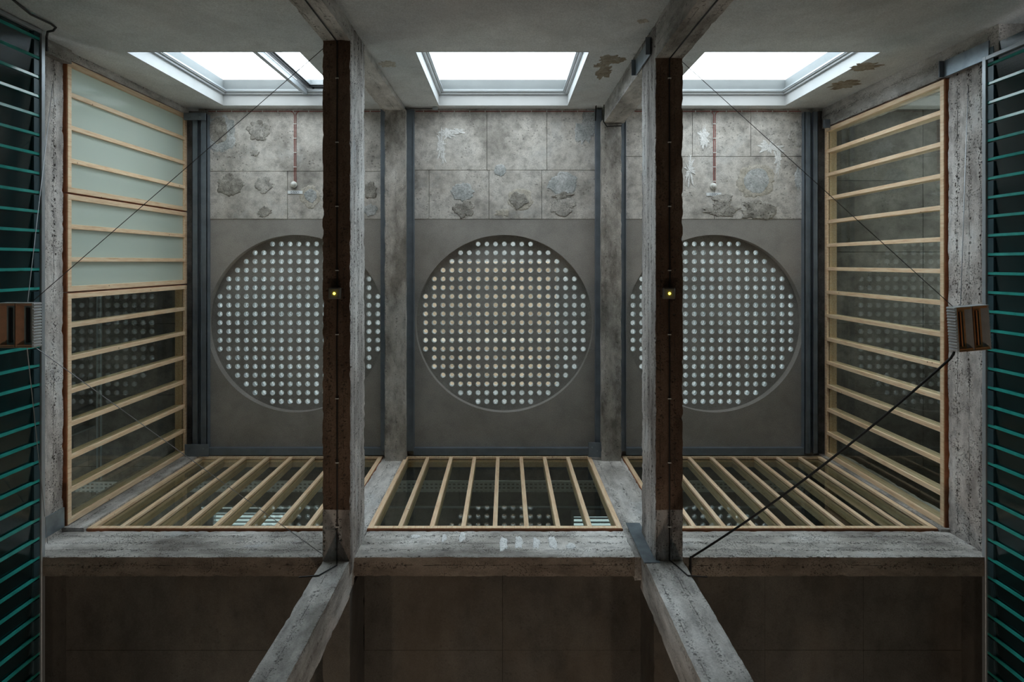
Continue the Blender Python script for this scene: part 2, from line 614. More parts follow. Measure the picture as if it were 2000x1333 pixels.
def holed_slab(x0, x1, y0, y1, z0, z1, cx, cy, r, n=96):
    bm = bmesh.new()
    def rect_pt(a):
        dx, dy = math.cos(a), math.sin(a)
        t = 1e9
        if dx > 1e-9: t = min(t, (x1 - cx) / dx)
        if dx < -1e-9: t = min(t, (x0 - cx) / dx)
        if dy > 1e-9: t = min(t, (y1 - cy) / dy)
        if dy < -1e-9: t = min(t, (y0 - cy) / dy)
        return cx + dx * t, cy + dy * t
    angs = [2 * PI * k / n for k in range(n)]
    for (xx, yy) in ((x0, y0), (x1, y0), (x1, y1), (x0, y1)):
        angs.append(math.atan2(yy - cy, xx - cx) % (2 * PI))
    angs = sorted(set(round(a, 6) for a in angs))
    L = []
    for a in angs:
        ox, oy = rect_pt(a)
        ix, iy = cx + r * math.cos(a), cy + r * math.sin(a)
        L.append([bm.verts.new(p) for p in ((ox, oy, z0), (ix, iy, z0), (ix, iy, z1), (ox, oy, z1))])
    for a, b in zip(L, L[1:] + L[:1]):
        for k in range(4):
            k2 = (k + 1) % 4
            bm.faces.new((a[k], b[k], b[k2], a[k2]))
    return bm


GRID = [7, 11, 13, 15, 17, 17] + [19] * 7 + [17, 17, 15, 13, 11, 7]
PITCH = 0.1735
LR = 0.0525


def lens_spots():
    s = []
    for r, n in enumerate(GRID):
        for c in range(19):
            if abs(c - 9) <= (n - 1) // 2:
                s.append((c, r))
    return s
SPOTS = set(lens_spots())


def lens_plate(cx, cy, z0, z1):
    """Concrete plate cast around the glass lenses: a square cell grid, round holes where lenses sit."""
    bm = bmesh.new()
    N = 23
    off = (N - 1) / 2
    seg = 16
    for gy in range(N):
        for gx in range(N):
            ax, ay = cx + (gx - off) * PITCH, cy + (gy - off) * PITCH
            h = PITCH / 2
            if (gx - 2, gy - 2) in SPOTS:
                outer, inner = [], []
                for k in range(seg):
                    a = 2 * PI * k / seg + PI / 4
                    dx, dy = math.cos(a), math.sin(a)
                    t = h / max(abs(dx), abs(dy))
                    outer.append((ax + dx * t, ay + dy * t))
                    inner.append((ax + dx * LR * 1.02, ay + dy * LR * 1.02))
                o0 = [bm.verts.new((*p, z0)) for p in outer]
                i0 = [bm.verts.new((*p, z0)) for p in inner]
                i1 = [bm.verts.new((*p, z1)) for p in inner]
                o1 = [bm.verts.new((*p, z1)) for p in outer]
                for k in range(seg):
                    k2 = (k + 1) % seg
                    bm.faces.new((o0[k], i0[k], i0[k2], o0[k2]))
                    bm.faces.new((i0[k], i1[k], i1[k2], i0[k2]))
                    bm.faces.new((i1[k], o1[k], o1[k2], i1[k2]))
            else:
                for z in (z0, z1):
                    bm.faces.new([bm.verts.new(q) for q in ((ax - h, ay - h, z), (ax + h, ay - h, z), (ax + h, ay + h, z), (ax - h, ay + h, z))])
    bmesh.ops.remove_doubles(bm, verts=bm.verts, dist=0.0005)
    return bm


for i, (x0, x1) in enumerate(BAYS):
    obj('plaster_slab', holed_slab(x0 - .15, x1 + .15, YO, YB + .1, ZC, ZP, CX[i], CY, CR), M['plaster'], ceil)
# old formwork panels: rows of slabs with open joints
joints = [
    [(217, 335, (388, 640, 762)), (335, 428, (388, 562, 762))],
    [(217, 333, (792, 951, 1068, 1180)), (333, 428, (792, 838, 955, 1058, 1180))],
    [(217, 306, (1208, 1352, 1466, 1588)), (306, 428, (1208, 1395, 1588))],
]
for bay in joints:
    for v0, v1, us in bay:
        for a, b in zip(us, us[1:]):
            d = random.uniform(0.0, .006)
            bm = bevbox((a - U0) / 100 + .004, (b - U0) / 100 - .004, (v0 - V0) / 100 - (.06 if v0 == 217 else 0) + .004, (v1 - V0) / 100 - (.0 if v1 == 428 else .004), ZC - .008 - d, ZC + .17, .003)
            obj('formwork_panel', bm, M['old'], ceil)
obj('slab_core', boxes([(-6.6, 6.6, -3.44, YO, ZP + .001, ZP + .12), (-6.6, 6.6, 3.25, 3.95, ZP + .001, ZP + .12),
                        (-6.6, -5.95, YO, 3.25, ZP + .001, ZP + .12), (5.95, 6.6, YO, 3.25, ZP + .001, ZP + .12),
                        (-2.30, -1.85, YO, 3.25, ZP + .02, ZP + .12), (1.82, 2.26, YO, 3.25, ZP + .02, ZP + .12)]), M['darkroom'], ceil)
# repair patches and splashes (u, v, ru, rv, material, spike)
patches = [
    (432, 262, 29, 38, 'patch_blue', .10), (428, 256, 19, 26, 'patch_dark', .12), (505, 255, 22, 19, 'patch_dark', .22), (504, 256, 15, 14, 'patch_grey', .15),
    (452, 361, 25, 20, 'patch_dark', .18), (516, 362, 17, 16, 'patch_grey', .20), (498, 299, 8, 7, 'patch_grey', .3), (606, 383, 21, 21, 'patch_halo', .15), (607, 383, 13, 13, 'patch_blue', .10),
    (518, 414, 13, 11, 'patch_dark', .25), (722, 372, 14, 17, 'patch_dark', .15), (724, 411, 13, 11, 'patch_blue', .15),
    (977, 333, 12, 12, 'patch_blue', .10), (904, 375, 21, 18, 'patch_blue', .18), (908, 410, 19, 16, 'patch_dark', .2),
    (1016, 390, 24, 21, 'patch_halo', .10), (1013, 392, 18, 16, 'patch_dark', .18), (981, 416, 13, 7, 'patch_halo', .3), (1100, 361, 29, 23, 'patch_blue', .14),
    (1098, 382, 18, 7, 'patch_dark', .35), (1097, 404, 27, 18, 'patch_grey', .2), (1146, 250, 22, 36, 'patch_blue', .3),
    (1476, 354, 36, 33, 'patch_halo', .12), (1477, 354, 26, 26, 'patch_blue', .06), (1411, 388, 18, 9, 'patch_grey', .25), (1410, 410, 30, 14, 'patch_dark', .3), (1482, 411, 33, 19, 'patch_dark', .22),
    (1556, 262, 13, 24, 'patch_grey', .3), (1560, 350, 8, 22, 'patch_blue', .3),
    (872, 262, 17, 9, 'patch_white', .55), (862, 282, 7, 26, 'patch_white', .6), (893, 257, 14, 5, 'patch_white', .5), (866, 305, 4, 16, 'patch_white', .7),
    (1503, 288, 19, 11, 'patch_white', .5), (1519, 312, 6, 24, 'patch_white', .6), (1374, 268, 10, 18, 'patch_white', .5), (1346, 334, 9, 20, 'patch_white', .8),
]
for i, (u, v, ru, rv, mk, sp) in enumerate(patches):
    th = {'patch_halo': .0035, 'patch_blue': .007, 'patch_white': .006}.get(mk, .011)
    obj('repair_patch' if mk != 'patch_white' else 'lime_splash', blob((u - U0) / 100, (v - V0) / 100, ru / 100, rv / 100, ZC - .014 - (.005 if i in (1, 3, 8, 16, 19, 24) else 0), th, i + 1, sp, 48, 2.0 if mk != 'patch_white' else 3.2), M[mk], ceil)

# ------------------------------------------------------------------ glass block panels
def lens_mesh():
    bm = lathe([(LR, 0), (LR, .12)], 18, mi=0)                                         # outer wall
    lathe([(LR, .0), (LR - .002, -.004), (LR - .006, -.001), (LR - .013, .085), (LR - .011, .12)], 18, bm=bm, mi=0)   # tapered bowl
    lathe([(LR - .012, .105), (LR * .5, .113), (0, .116)], 18, bm=bm, mi=1)            # domed cap
    me = bpy.data.meshes.new('glass_lens')
    bmesh.ops.recalc_face_normals(bm, faces=bm.faces)
    bm.to_mesh(me)
    bm.free()
    me.materials.append(M['lens_wall'])
    me.materials.append(M['lens'])
    me.polygons.foreach_set('use_smooth', [True] * len(me.polygons))
    return me
LENS = lens_mesh()
for i, lab in enumerate(('round glass-lens panel in the ceiling bay on the frosted-window side, behind a beam',
                         'round panel of warm-tinted glass lenses in the unobstructed middle ceiling bay',
                         'round panel of cool-tinted glass lenses in the ceiling bay by the clear glazed side wall')):
    g = thing('glass_block_panel', lab, 'skylight', (CX[i], CY, ZP), 'round glass-lens panels in the ceiling')
    obj('concrete_plate', lens_plate(CX[i], CY, ZP + .001, ZP + .125), M['panelcast'], g)
    for (c, r) in lens_spots():
        o = bpy.data.objects.new('glass_lens', LENS)
        COL.objects.link(o)
        o.parent = g
        o.location = ((c - 9) * PITCH, (r - 9) * PITCH, .0)

# ------------------------------------------------------------------ window wall (top of the picture)
SKYW = [(-5.40, -2.92), (-1.29, 1.19), (2.82, 5.34)]
SZ0, SZ1 = 8.73, 11.73
YO2 = -3.46
LOWW = (2.2, 6.2)               # the windows of the storey below, under the picture's edge
wl_ = []
for (z0, z1, op) in ((FLOOR, LOWW[0], False), (LOWW[0], LOWW[1], False), (LOWW[1], SZ0, False), (SZ0, SZ1, True), (SZ1, 12.4, False)):
    if not op:
        wl_.append((-9.9, 9.9, YO2, YT, z0, z1))
    else:
        xs = [-9.9] + [x for w in SKYW for x in w] + [9.9]
        for a, b in zip(xs[0::2], xs[1::2]):
            wl_.append((a, b, YO2, YT, z0, z1))
wall = obj('wall_front', boxes(wl_), M['wallplaster'])
tag(wall, 'smooth grey plastered wall with three bright daylight openings', 'wall', kind='structure')
for u, v, ru, rv, mk in ((1192, 117, 24, 9, 'patch_rust'), (1180, 141, 14, 13, 'patch_rust'), (1171, 128, 10, 4, 'patch_rust'), (757, 125, 18, 6, 'patch_halo'), (1255, 42, 10, 4, 'patch_halo'), (1690, 130, 30, 8, 'patch_rust'), (1650, 165, 26, 9, 'patch_rust')):
    z = -YT * F / (V0 - v)
    rx, rz = ru * z / F, rv * z * z / (F * -YT)
    bm = blob(0, 0, rx, rz, 0, .003, u, .3, 40, 2.4)
    for vv in bm.verts:
        x, y, zz = vv.co
        vv.co = ((u - U0) / F * z + x, YT - zz - .002 + .004, z - y)
    obj('water_stain', bm, M[mk], wall)


def ring_frame(x0, x1, z0, z1, y0, y1, w):
    return boxes([(x0, x0 + w, y0, y1, z0, z1), (x1 - w, x1, y0, y1, z0, z1), (x0 + w, x1 - w, y0, y1, z0, z0 + w), (x0 + w, x1 - w, y0, y1, z1 - w, z1)])


def liner(x0, x1, z0, z1, y0, y1, t=.012):
    return boxes([(x0, x0 + t, y0, y1, z0, z1), (x1 - t, x1, y0, y1, z0, z1), (x0 + t, x1 - t, y0, y1, z0, z0 + t), (x0 + t, x1 - t, y0, y1, z1 - t, z1)])


sk_lab = ('daylight window with an opened dark sash at one end, high in the plastered wall',
          'undivided daylight window of the middle bay, high in the plastered wall',
          'undivided daylight window beside the clear glazed side wall, half behind a beam')
for i, (x0, x1) in enumerate(SKYW):
    w = thing('window_%d' % (i + 1), sk_lab[i], 'window', ((x0 + x1) / 2, YT, SZ0), 'daylight windows in the plastered wall', 'structure')
    obj('reveal_lining', liner(x0, x1, SZ0, SZ1, -3.20, YT + .004), M['reveal'], w)
    obj('outer_lining', liner(x0, x1, SZ0, SZ1, YO2 - .02, -3.29), M['outer'], w)
    a, b, c, d = x0 + .012, x1 - .012, SZ0 + .012, SZ1 - .012
    obj('window_frame', ring_frame(a, b, c, d, -3.235, -3.19, .045), M['alu_white'], w)
    obj('sash_frame', ring_frame(a + .045, b - .045, c + .045, d - .045, -3.275, -3.225, .035), M['alu_white'], w)
    obj('glazing_bead', ring_frame(a + .080, b - .080, c + .080, d - .080, -3.262, -3.240, .014), M['frame_alu'], w)
    if i == 0:
        mx = -3.80
        obj('mullion', box(mx - .035, mx + .035, -3.285, -3.18, c + .045, d - .045), M['frame_alu'], w)
        obj('glass_pane', box(a + .08, mx - .045, -3.254, -3.250, c + .08, d - .08), M['glass_sky'], w)
        s0, s1 = mx + .01, b - .05
        fr = obj('opened_sash', ring_frame(s0, s1, c + .10, d - .04, -3.42, -3.31, .085), M['alu_dark'], w)
        obj('sash_bead', ring_frame(s0 + .085, s1 - .085, c + .185, d - .125, -3.44, -3.34, .03), M['frame_alu'], fr)
        obj('glass_pane', box(s0 + .055, s1 - .055, -3.372, -3.368, c + .155, d - .095), M['glass_sky'], fr)
        for xx in (s0 + .12, s1 - .16):
            obj('stay_arm', box(xx, xx + .03, -3.33, -3.24, d - .065, d - .045), M['alu_dark'], w)
    else:
        obj('glass_pane', box(a + .08, b - .08, -3.254, -3.250, c + .08, d - .08), M['glass_sky'], w)

# ------------------------------------------------------------------ concrete frame
def conc(name, label, cat, b, mat, group=None, cell=.06, amp=.006, chip=.018):
    x0, x1, y0, y1, z0, z1 = b
    base = Vector(((x0 + x1) / 2, (y0 + y1) / 2, z0))
    bm = rough(*b, cell=cell, amp=amp, chip=chip)
    bmesh.ops.translate(bm, verts=bm.verts, vec=-base)
    o = obj(name, bm, mat)
    o.location = base
    return tag(o, label, cat, group, 'thing')


BL = (-2.29, -1.945)
BR = (1.872, 2.212)
beamL = conc('concrete_beam', 'rough free-spanning concrete beam with dark underside on the frosted-window side', 'beam', (*BL, -2.99, 3.95, 7.68, 8.46), M['beam'], 'free-spanning concrete beams', cell=.05, chip=.022)
beamR = conc('concrete_beam', 'rough free-spanning concrete beam with dark underside nearer the copper-faced heater', 'beam', (*BR, -2.99, 3.95, 7.68, 8.46), M['beam'], 'free-spanning concrete beams', cell=.05, chip=.022)
for bo in (beamL, beamR):                     # undersides stained brown up to a shuttering joint, darkened to hold their shade
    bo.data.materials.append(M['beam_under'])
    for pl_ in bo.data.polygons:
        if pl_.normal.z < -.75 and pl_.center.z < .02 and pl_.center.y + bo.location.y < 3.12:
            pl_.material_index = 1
# columns against the window wall
conc('concrete_column', 'shallow concrete pilaster against the plastered wall beside the opened window', 'column', (BL[0], BL[1] + .005, YT - .02, -2.765, FLOOR, 7.70), M['column'], 'columns of the window wall', cell=.1)
conc('concrete_column', 'deep concrete pilaster against the plastered wall, carrying the beam with the steel plate above', 'column', (BR[0], BR[1] + .005, YT - .02, -2.55, FLOOR, 7.70), M['column'], 'columns of the window wall', cell=.1)
conc('concrete_column', 'thin upper pilaster between the opened window and the middle window', 'column', (-2.36, -1.95, YT - .02, -2.90, 8.44, 11.86), M['column'], 'upper pilasters between the windows')
conc('concrete_column', 'thick upper pilaster with a steel bracket, between two daylight windows', 'column', (1.87, 2.26, YT - .02, -2.66, 8.44, 11.82), M['column'], 'upper pilasters between the windows')
# columns of the glazed back wall: lower shafts and the piers between the windows
conc('concrete_column', 'lit concrete column shaft under the beam on the frosted-window side', 'column', (-2.29, -1.955, 3.74, 4.20, FLOOR, 7.92), M['column'], 'lower columns of the back wall', cell=.08)
conc('concrete_column', 'wide lit concrete column shaft below the flat steel plate', 'column', (1.735, 2.212, 3.74, 4.20, FLOOR, 7.92), M['column'], 'lower columns of the back wall', cell=.08)
conc('concrete_column', 'narrow concrete pier between the glazed back windows, frosted-window side', 'column', (-2.385, -1.965, 3.80, 4.10, 7.90, 12.02), M['column'], 'piers between the back windows')
conc('concrete_column', 'broad patched concrete pier between the glazed back windows, above the steel plate', 'column', (1.655, 2.255, 3.80, 4.10, 7.90, 12.02), M['column'], 'piers between the back windows')
conc('concrete_column', 'slim concrete corner post between frosted side wall and back windows', 'column', (-6.6, -5.935, 3.74, 4.10, 8.64, 12.02), M['column'], 'corner posts', cell=.08)
conc('concrete_column', 'slim concrete corner post between clear side wall and back windows', 'column', (6.12, 6.6, 3.76, 4.10, 8.64, 12.02), M['column'], 'corner posts', cell=.08)
conc('concrete_column', 'concrete corner post between frosted side wall and plastered wall', 'column', (-6.7, -6.19, YT - .02, -2.87, 8.66, 12.02), M['column'], 'corner posts by the window wall', cell=.08)
conc('concrete_column', 'stepped concrete corner block above the dark louvres beside the frosted side wall', 'column', (-6.7, -6.13, YT - .02, -2.80, 7.70, 8.68), M['column'], 'corner posts by the window wall', cell=.06)
conc('concrete_column', 'concrete corner post with drips between clear side wall and plastered wall', 'column', (6.18, 6.7, YT - .02, -2.61, 7.70, 12.02), M['column'], 'corner posts by the window wall', cell=.08)
# edge beams under the glazing
conc('concrete_beam', 'pitted concrete edge beam between frosted side windows and louvres', 'beam', (-6.6, -6.245, YT, 4.04, 7.75, 8.665), M['strip'], 'edge beams beside the louvres', cell=.06, amp=.008)
conc('concrete_beam', 'pitted concrete edge beam between clear side windows and louvres', 'beam', (6.24, 6.6, YT, 4.04, 7.75, 8.665), M['strip'], 'edge beams beside the louvres', cell=.06, amp=.008)
for a, b, lab in ((-6.24, -2.29, 'cracked concrete edge beam under the back window nearest the frosted side wall'),
                  (-1.955, 1.66, 'concrete edge beam with whitish daubs under the middle back window'),
                  (2.25, 6.24, 'lime-whitened concrete edge beam under the back window nearest the hanging cable')):
    conc('concrete_beam', lab, 'beam', (a, b, 3.80, 4.045, 7.90, 8.665), M['sill'], 'edge beams under the back windows', cell=.045, amp=.004, chip=.014)
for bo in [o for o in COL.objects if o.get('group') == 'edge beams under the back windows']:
    bo.data.materials.append(M['under_mid'])  # darker brown on downward faces puts their shade into the colour
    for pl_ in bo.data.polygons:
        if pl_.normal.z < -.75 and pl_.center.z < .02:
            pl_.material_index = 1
# white daubs on the middle edge beam
bmid = [o for o in COL.objects if o.get('label', '').startswith('concrete edge beam with whitish')][0]
for u, v, ru, rv in ((983, 1063, 9, 13), (1012, 1060, 8, 13), (1047, 1062, 7, 11), (1079, 1060, 8, 13), (1115, 1068, 10, 6), (812, 1049, 10, 4), (867, 1052, 5, 7), (902, 1050, 6, 8)):
    z = 3.80 * F / (v - V0)
    bm = blob(0, 0, ru * z / F, rv * z * z / (F * 3.8), 0, .004, u, .22, 32, 1.6)
    for vv in bm.verts:
        x, y, zz = vv.co
        vv.co = ((u - U0) / F * z + x, 3.796 + zz, z - y)
    o = obj('lime_daub', bm, M['patch_white'], bmid)
# ceiling ribs
conc('concrete_beam', 'stained concrete ceiling rib between frosted-side bay and middle bay', 'beam', (-2.31, -1.915, -2.92, 3.82, 11.72, 12.19), M['rib'], 'ribs between the ceiling bays')
conc('concrete_beam', 'stained concrete ceiling rib between middle bay and clear-glazed bay', 'beam', (1.825, 2.205, -2.70, 3.82, 11.72, 12.19), M['rib'], 'ribs between the ceiling bays')
# continuing beams of the lower back bays, their shade put into the dark material
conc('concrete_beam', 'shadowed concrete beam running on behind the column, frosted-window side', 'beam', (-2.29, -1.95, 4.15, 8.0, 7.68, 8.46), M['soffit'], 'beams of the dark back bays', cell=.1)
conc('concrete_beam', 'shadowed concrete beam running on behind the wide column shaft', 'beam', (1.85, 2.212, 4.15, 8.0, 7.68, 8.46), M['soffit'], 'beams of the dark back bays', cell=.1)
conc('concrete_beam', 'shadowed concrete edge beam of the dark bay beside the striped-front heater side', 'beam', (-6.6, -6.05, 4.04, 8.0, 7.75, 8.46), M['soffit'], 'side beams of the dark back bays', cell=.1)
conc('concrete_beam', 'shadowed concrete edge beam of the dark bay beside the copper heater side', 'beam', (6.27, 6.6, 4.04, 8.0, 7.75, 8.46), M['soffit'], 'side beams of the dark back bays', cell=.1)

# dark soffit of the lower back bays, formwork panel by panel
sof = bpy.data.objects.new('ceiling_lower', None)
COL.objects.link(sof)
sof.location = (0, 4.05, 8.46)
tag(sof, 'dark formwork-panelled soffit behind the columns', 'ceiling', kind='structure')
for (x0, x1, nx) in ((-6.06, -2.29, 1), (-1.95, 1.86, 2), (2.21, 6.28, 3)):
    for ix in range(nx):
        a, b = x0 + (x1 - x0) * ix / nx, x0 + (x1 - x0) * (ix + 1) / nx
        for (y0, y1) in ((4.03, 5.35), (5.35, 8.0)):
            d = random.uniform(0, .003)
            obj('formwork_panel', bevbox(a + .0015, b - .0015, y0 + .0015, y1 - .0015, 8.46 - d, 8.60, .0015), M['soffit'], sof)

# ------------------------------------------------------------------ glazed timber walls
class Wall:
    """Maps (s along the wall, d outwards behind the front face, z) to world boxes."""
    def __init__(w, axis, plane, sign):
        w.axis, w.plane, w.sign = axis, plane, sign
    def box(w, s0, s1, d0, d1, z0, z1):
        p0, p1 = sorted((w.plane + w.sign * d0, w.plane + w.sign * d1))
        return (p0, p1, s0, s1, z0, z1) if w.axis == 'x' else (s0, s1, p0, p1, z0, z1)


def glazed(n, label, wall, s0, s1, z0, z1, divs, panels, frost=()):
    """panels: list of (first division, last division) framed separately; frost: panel numbers of opaque glass."""
    mid = wall.box((s0 + s1) / 2, (s0 + s1) / 2, 0, 0, z0, z0)
    win = thing('window_%d' % n, label, 'window', (mid[0], mid[2], z0), 'timber-framed interior glazing', 'structure')
    fw, mw = .075, .066
    pitch = (s1 - s0) / divs
    for pi, (d0, d1) in enumerate(panels):
        a, b = s0 + pitch * d0, s0 + pitch * d1
        if d0 > 0: a += .014
        if d1 < divs: b -= .014
        g = M['glass_frost'] if pi in frost else M['glass']
        for (q0, q1, e0, e1, nm) in ((a, a + fw, z0, z1, 'frame_stile'), (b - fw, b, z0, z1, 'frame_stile'),
                                     (a + fw, b - fw, z0, z0 + fw, 'frame_rail'), (a + fw, b - fw, z1 - fw, z1, 'frame_rail')):
            st = obj(nm, bevbox(*wall.box(q0, q1, 0, .045, e0, e1), .003), M['wood'], win)
        # red-brown outer edge behind the cap and the deep inner frame behind the glass
        obj('frame_edge', boxes([wall.box(a - .006, a + .02, .012, .16, z0 - .010, z1), wall.box(b - .02, b + .006, .012, .16, z0 - .010, z1),
                                 wall.box(a + .02, b - .02, .012, .16, z0 - .010, z0 + .02), wall.box(a + .02, b - .02, .012, .16, z1 - .02, z1)]), M['gasket'], win)
        obj('inner_frame', boxes([wall.box(a + .02, a + fw - .008, .062, .20, z0 + .02, z1 - .02), wall.box(b - fw + .008, b - .02, .062, .20, z0 + .02, z1 - .02),
                                  wall.box(a + fw - .008, b - fw + .008, .062, .20, z0 + .02, z0 + fw - .008), wall.box(a + fw - .008, b - fw + .008, .062, .20, z1 - fw + .008, z1 - .02)]), M['wood'], win)
        cuts = [s0 + pitch * k for k in range(d0 + 1, d1)]
        for c in cuts:
            mo = obj('mullion', bevbox(*wall.box(c - mw / 2, c + mw / 2, .004, .045, z0 + fw, z1 - fw), .003), M['wood'], win)
            obj('inner_mullion', box(*wall.box(c - mw / 2 + .006, c + mw / 2 - .006, .062, .20, z0 + fw, z1 - fw)), M['wood'], mo)
        ed = [a + fw] + cuts + [b - fw]
        for e0, e1 in zip(ed, ed[1:]):
            h = mw / 2
            o = obj('glass_pane', box(*wall.box(e0 - .012 if e0 == a + fw else e0 - h + .012, e1 + .012 if e1 == b - fw else e1 + h - .012, .048, .056, z0 + fw - .012, z1 - fw + .012)), g, win)
    return win


LW, RW, BW = Wall('x', XL, -1), Wall('x', XR, 1), Wall('y', YB, 1)
glazed(4, 'timber-framed side glazing, two frosted pale green panels above one clear dark panel', LW, -2.86, 3.73, ZW0, ZW1, 14, [(0, 4), (4, 7), (7, 14)], frost=(0, 1))
glazed(5, 'timber-framed clear side glazing in one panel, behind the drooping black cable', RW, -2.59, 3.76, ZW0, ZW1, 14, [(0, 14)])
glazed(6, 'timber-framed back glazing next to the frosted side wall', BW, -5.93, -2.39, ZW0, ZW1, 8, [(0, 8)])
glazed(7, 'timber-framed back glazing of the middle bay, seen whole between two beams', BW, -1.96, 1.65, ZW0, ZW1, 8, [(0, 8)])
glazed(8, 'timber-framed back glazing crossed by the drooping black cable', BW, 2.26, 6.11, ZW0, ZW1, 9, [(0, 9)])

# ------------------------------------------------------------------ rooms behind the glazing, lower hall, upper storey
wb = obj('wall_back', boxes([(-9.9, 9.9, 8.0, 8.2, FLOOR, 9.4), (-9.9, -9.6, 8.0, 8.2, 9.4, 11.4), (-5.4, 9.9, 8.0, 8.2, 9.4, 11.4), (-9.9, 9.9, 8.0, 8.2, 11.4, 12.4)]), M['darkroom'])
tag(wb, 'far concrete wall of the back rooms behind the glazing', 'wall', kind='structure')
wlft = obj('wall_left', boxes([(-10.0, -9.8, YT, 8.2, 7.6, 9.3), (-10.0, -9.8, -.2, 8.2, 9.3, 11.6), (-10.0, -9.8, YT, 8.2, 11.6, 12.4), (-10, -9.8, YT, -2.6, 9.3, 11.6)]), M['darkroom'])
tag(wlft, 'concrete outer wall of the room behind the frosted glazing', 'wall', kind='structure')
wrgt = obj('wall_right', boxes([(9.8, 10.0, YT, 8.2, 7.6, 9.3), (9.8, 10.0, .6, 8.2, 9.3, 11.6), (9.8, 10.0, YT, 8.2, 11.6, 12.4), (9.8, 10.0, YT, -1.5, 9.3, 11.6)]), M['darkroom'])
tag(wrgt, 'concrete outer wall of the room behind the clear side glazing', 'wall', kind='structure')
ptn = obj('trim_1', box(-9.8, -6.46, .40, .50, 8.66, 12.0), M['darkroom'])
tag(ptn, 'partition wall behind the glazing, ending the frosted panels', 'partition', kind='structure')
crm = bpy.data.objects.new('ceiling_rooms', None)
COL.objects.link(crm)
crm.location = (0, 5, 12.0)
tag(crm, 'concrete ceiling of the rooms behind the timber glazing', 'ceiling', kind='structure')
for (x0, x1, y0, y1) in ((-9.9, -6.42, YT, 4.0), (6.42, 9.9, YT, 4.0), (-9.9, 9.9, 4.0, 8.1)):
    nx, ny = max(1, round((x1 - x0) / 1.75)), max(1, round((y1 - y0) / 1.4))
    for ix in range(nx):
        for iy in range(ny):
            a, b = x0 + (x1 - x0) * ix / nx, x0 + (x1 - x0) * (ix + 1) / nx
            c, d = y0 + (y1 - y0) * iy / ny, y0 + (y1 - y0) * (iy + 1) / ny
            e = random.uniform(0, .006)
            obj('formwork_panel', bevbox(a + .004, b - .004, c + .004, d - .004, 12.02 - e, 12.35, .004), M['darkroom'], crm)
rfs = obj('added_joint_cover_slab', boxes([(-10, -6.4, -3.44, 8.2, 12.35, 12.42), (6.4, 10, -3.44, 8.2, 12.35, 12.42), (-6.4, 6.4, 3.95, 8.2, 12.35, 12.42)]), M['darkroom'])  # unseen slab added to stop sky light leaking through the panel joints
tag(rfs, 'added cover slab over the rooms behind the glazing', 'cover', kind='structure')
flr = obj('floor_rooms', boxes([(-9.9, -6.3, YT, 8.1, 8.60, 8.66), (6.3, 9.9, YT, 8.1, 8.60, 8.66), (-6.3, 6.3, 4.05, 8.1, 8.60, 8.66)]), M['darkroom'])
tag(flr, 'concrete floor of the rooms behind the timber glazing', 'floor', kind='structure')
lowl = obj('wall_lower_left', boxes([(-6.6, -6.05, YT, 8.0, FLOOR, 4.5), (-8.2, -8.0, YT, 8.0, 4.4, 8.6), (-8.2, -6.5, YT, 8.0, 8.55, 8.60)]), M['darkroom'])
tag(lowl, 'dark concrete wall behind the louvres on the frosted-window side', 'wall', kind='structure')
lowr = obj('wall_lower_right', boxes([(6.25, 6.6, YT, 8.0, FLOOR, 4.5), (8.0, 8.2, YT, 8.0, 4.4, 8.6), (6.5, 8.2, YT, 8.0, 8.55, 8.60)]), M['darkroom'])
tag(lowr, 'dark concrete wall behind the louvres on the clear-glazed side', 'wall', kind='structure')
fl = obj('floor', box(-9.9, 9.9, YO2, 8.2, FLOOR - .2, FLOOR), M['floor'])
tag(fl, 'dark floor of the hall below the ceiling', 'floor', kind='structure')
# upper storey above the lens panels
up = obj('wall_upper', boxes([(-7.2, -7.0, -3.46, 4.6, 12.4, 15.6), (7.0, 7.2, -3.46, 4.6, 12.4, 15.6),
                              (-7.2, 7.2, 4.4, 4.6, 12.4, 13.2), (-7.2, 7.2, 4.4, 4.6, 15.0, 15.6), (-7.2, 7.2, -3.46, -3.26, 12.4, 12.5), (-7.2, 7.2, -3.46, -3.26, 15.3, 15.6)]), M['up_wall'])
tag(up, 'white walls of the storey above, seen through the glass lenses', 'wall', kind='structure')
upc = obj('ceiling_upper', boxes([(-7.2, -2.1, -3.46, 4.6, 15.4, 15.6), (1.25, 7.2, -3.46, 4.6, 15.4, 15.6), (-2.1, 1.25, -3.46, .0, 15.4, 15.6), (-2.1, 1.25, 3.2, 4.6, 15.4, 15.6)]), M['up_wall'])
tag(upc, 'white ceiling of the storey above, seen through the glass lenses', 'ceiling', kind='structure')
upb = bpy.data.objects.new('ceiling_upper_boards', None)
COL.objects.link(upb)
upb.location = (-.4, 1.6, 15.4)
tag(upb, 'beige boarded ceiling field above the middle glass lenses', 'ceiling', kind='structure')
for ya, yb in ((0, .5), (.5, 1.0), (1.0, 1.45), (1.45, 1.89), (1.89, 2.06), (2.06, 2.6), (2.6, 3.2)):
    obj('ceiling_board', bevbox(-2.1, 1.25, ya + .001, yb - .001, 15.38, 15.58, .004), M['up_cream'] if ya == 1.89 else M['up_warm'], upb)  # the cream board is added so that one lens row shows bright

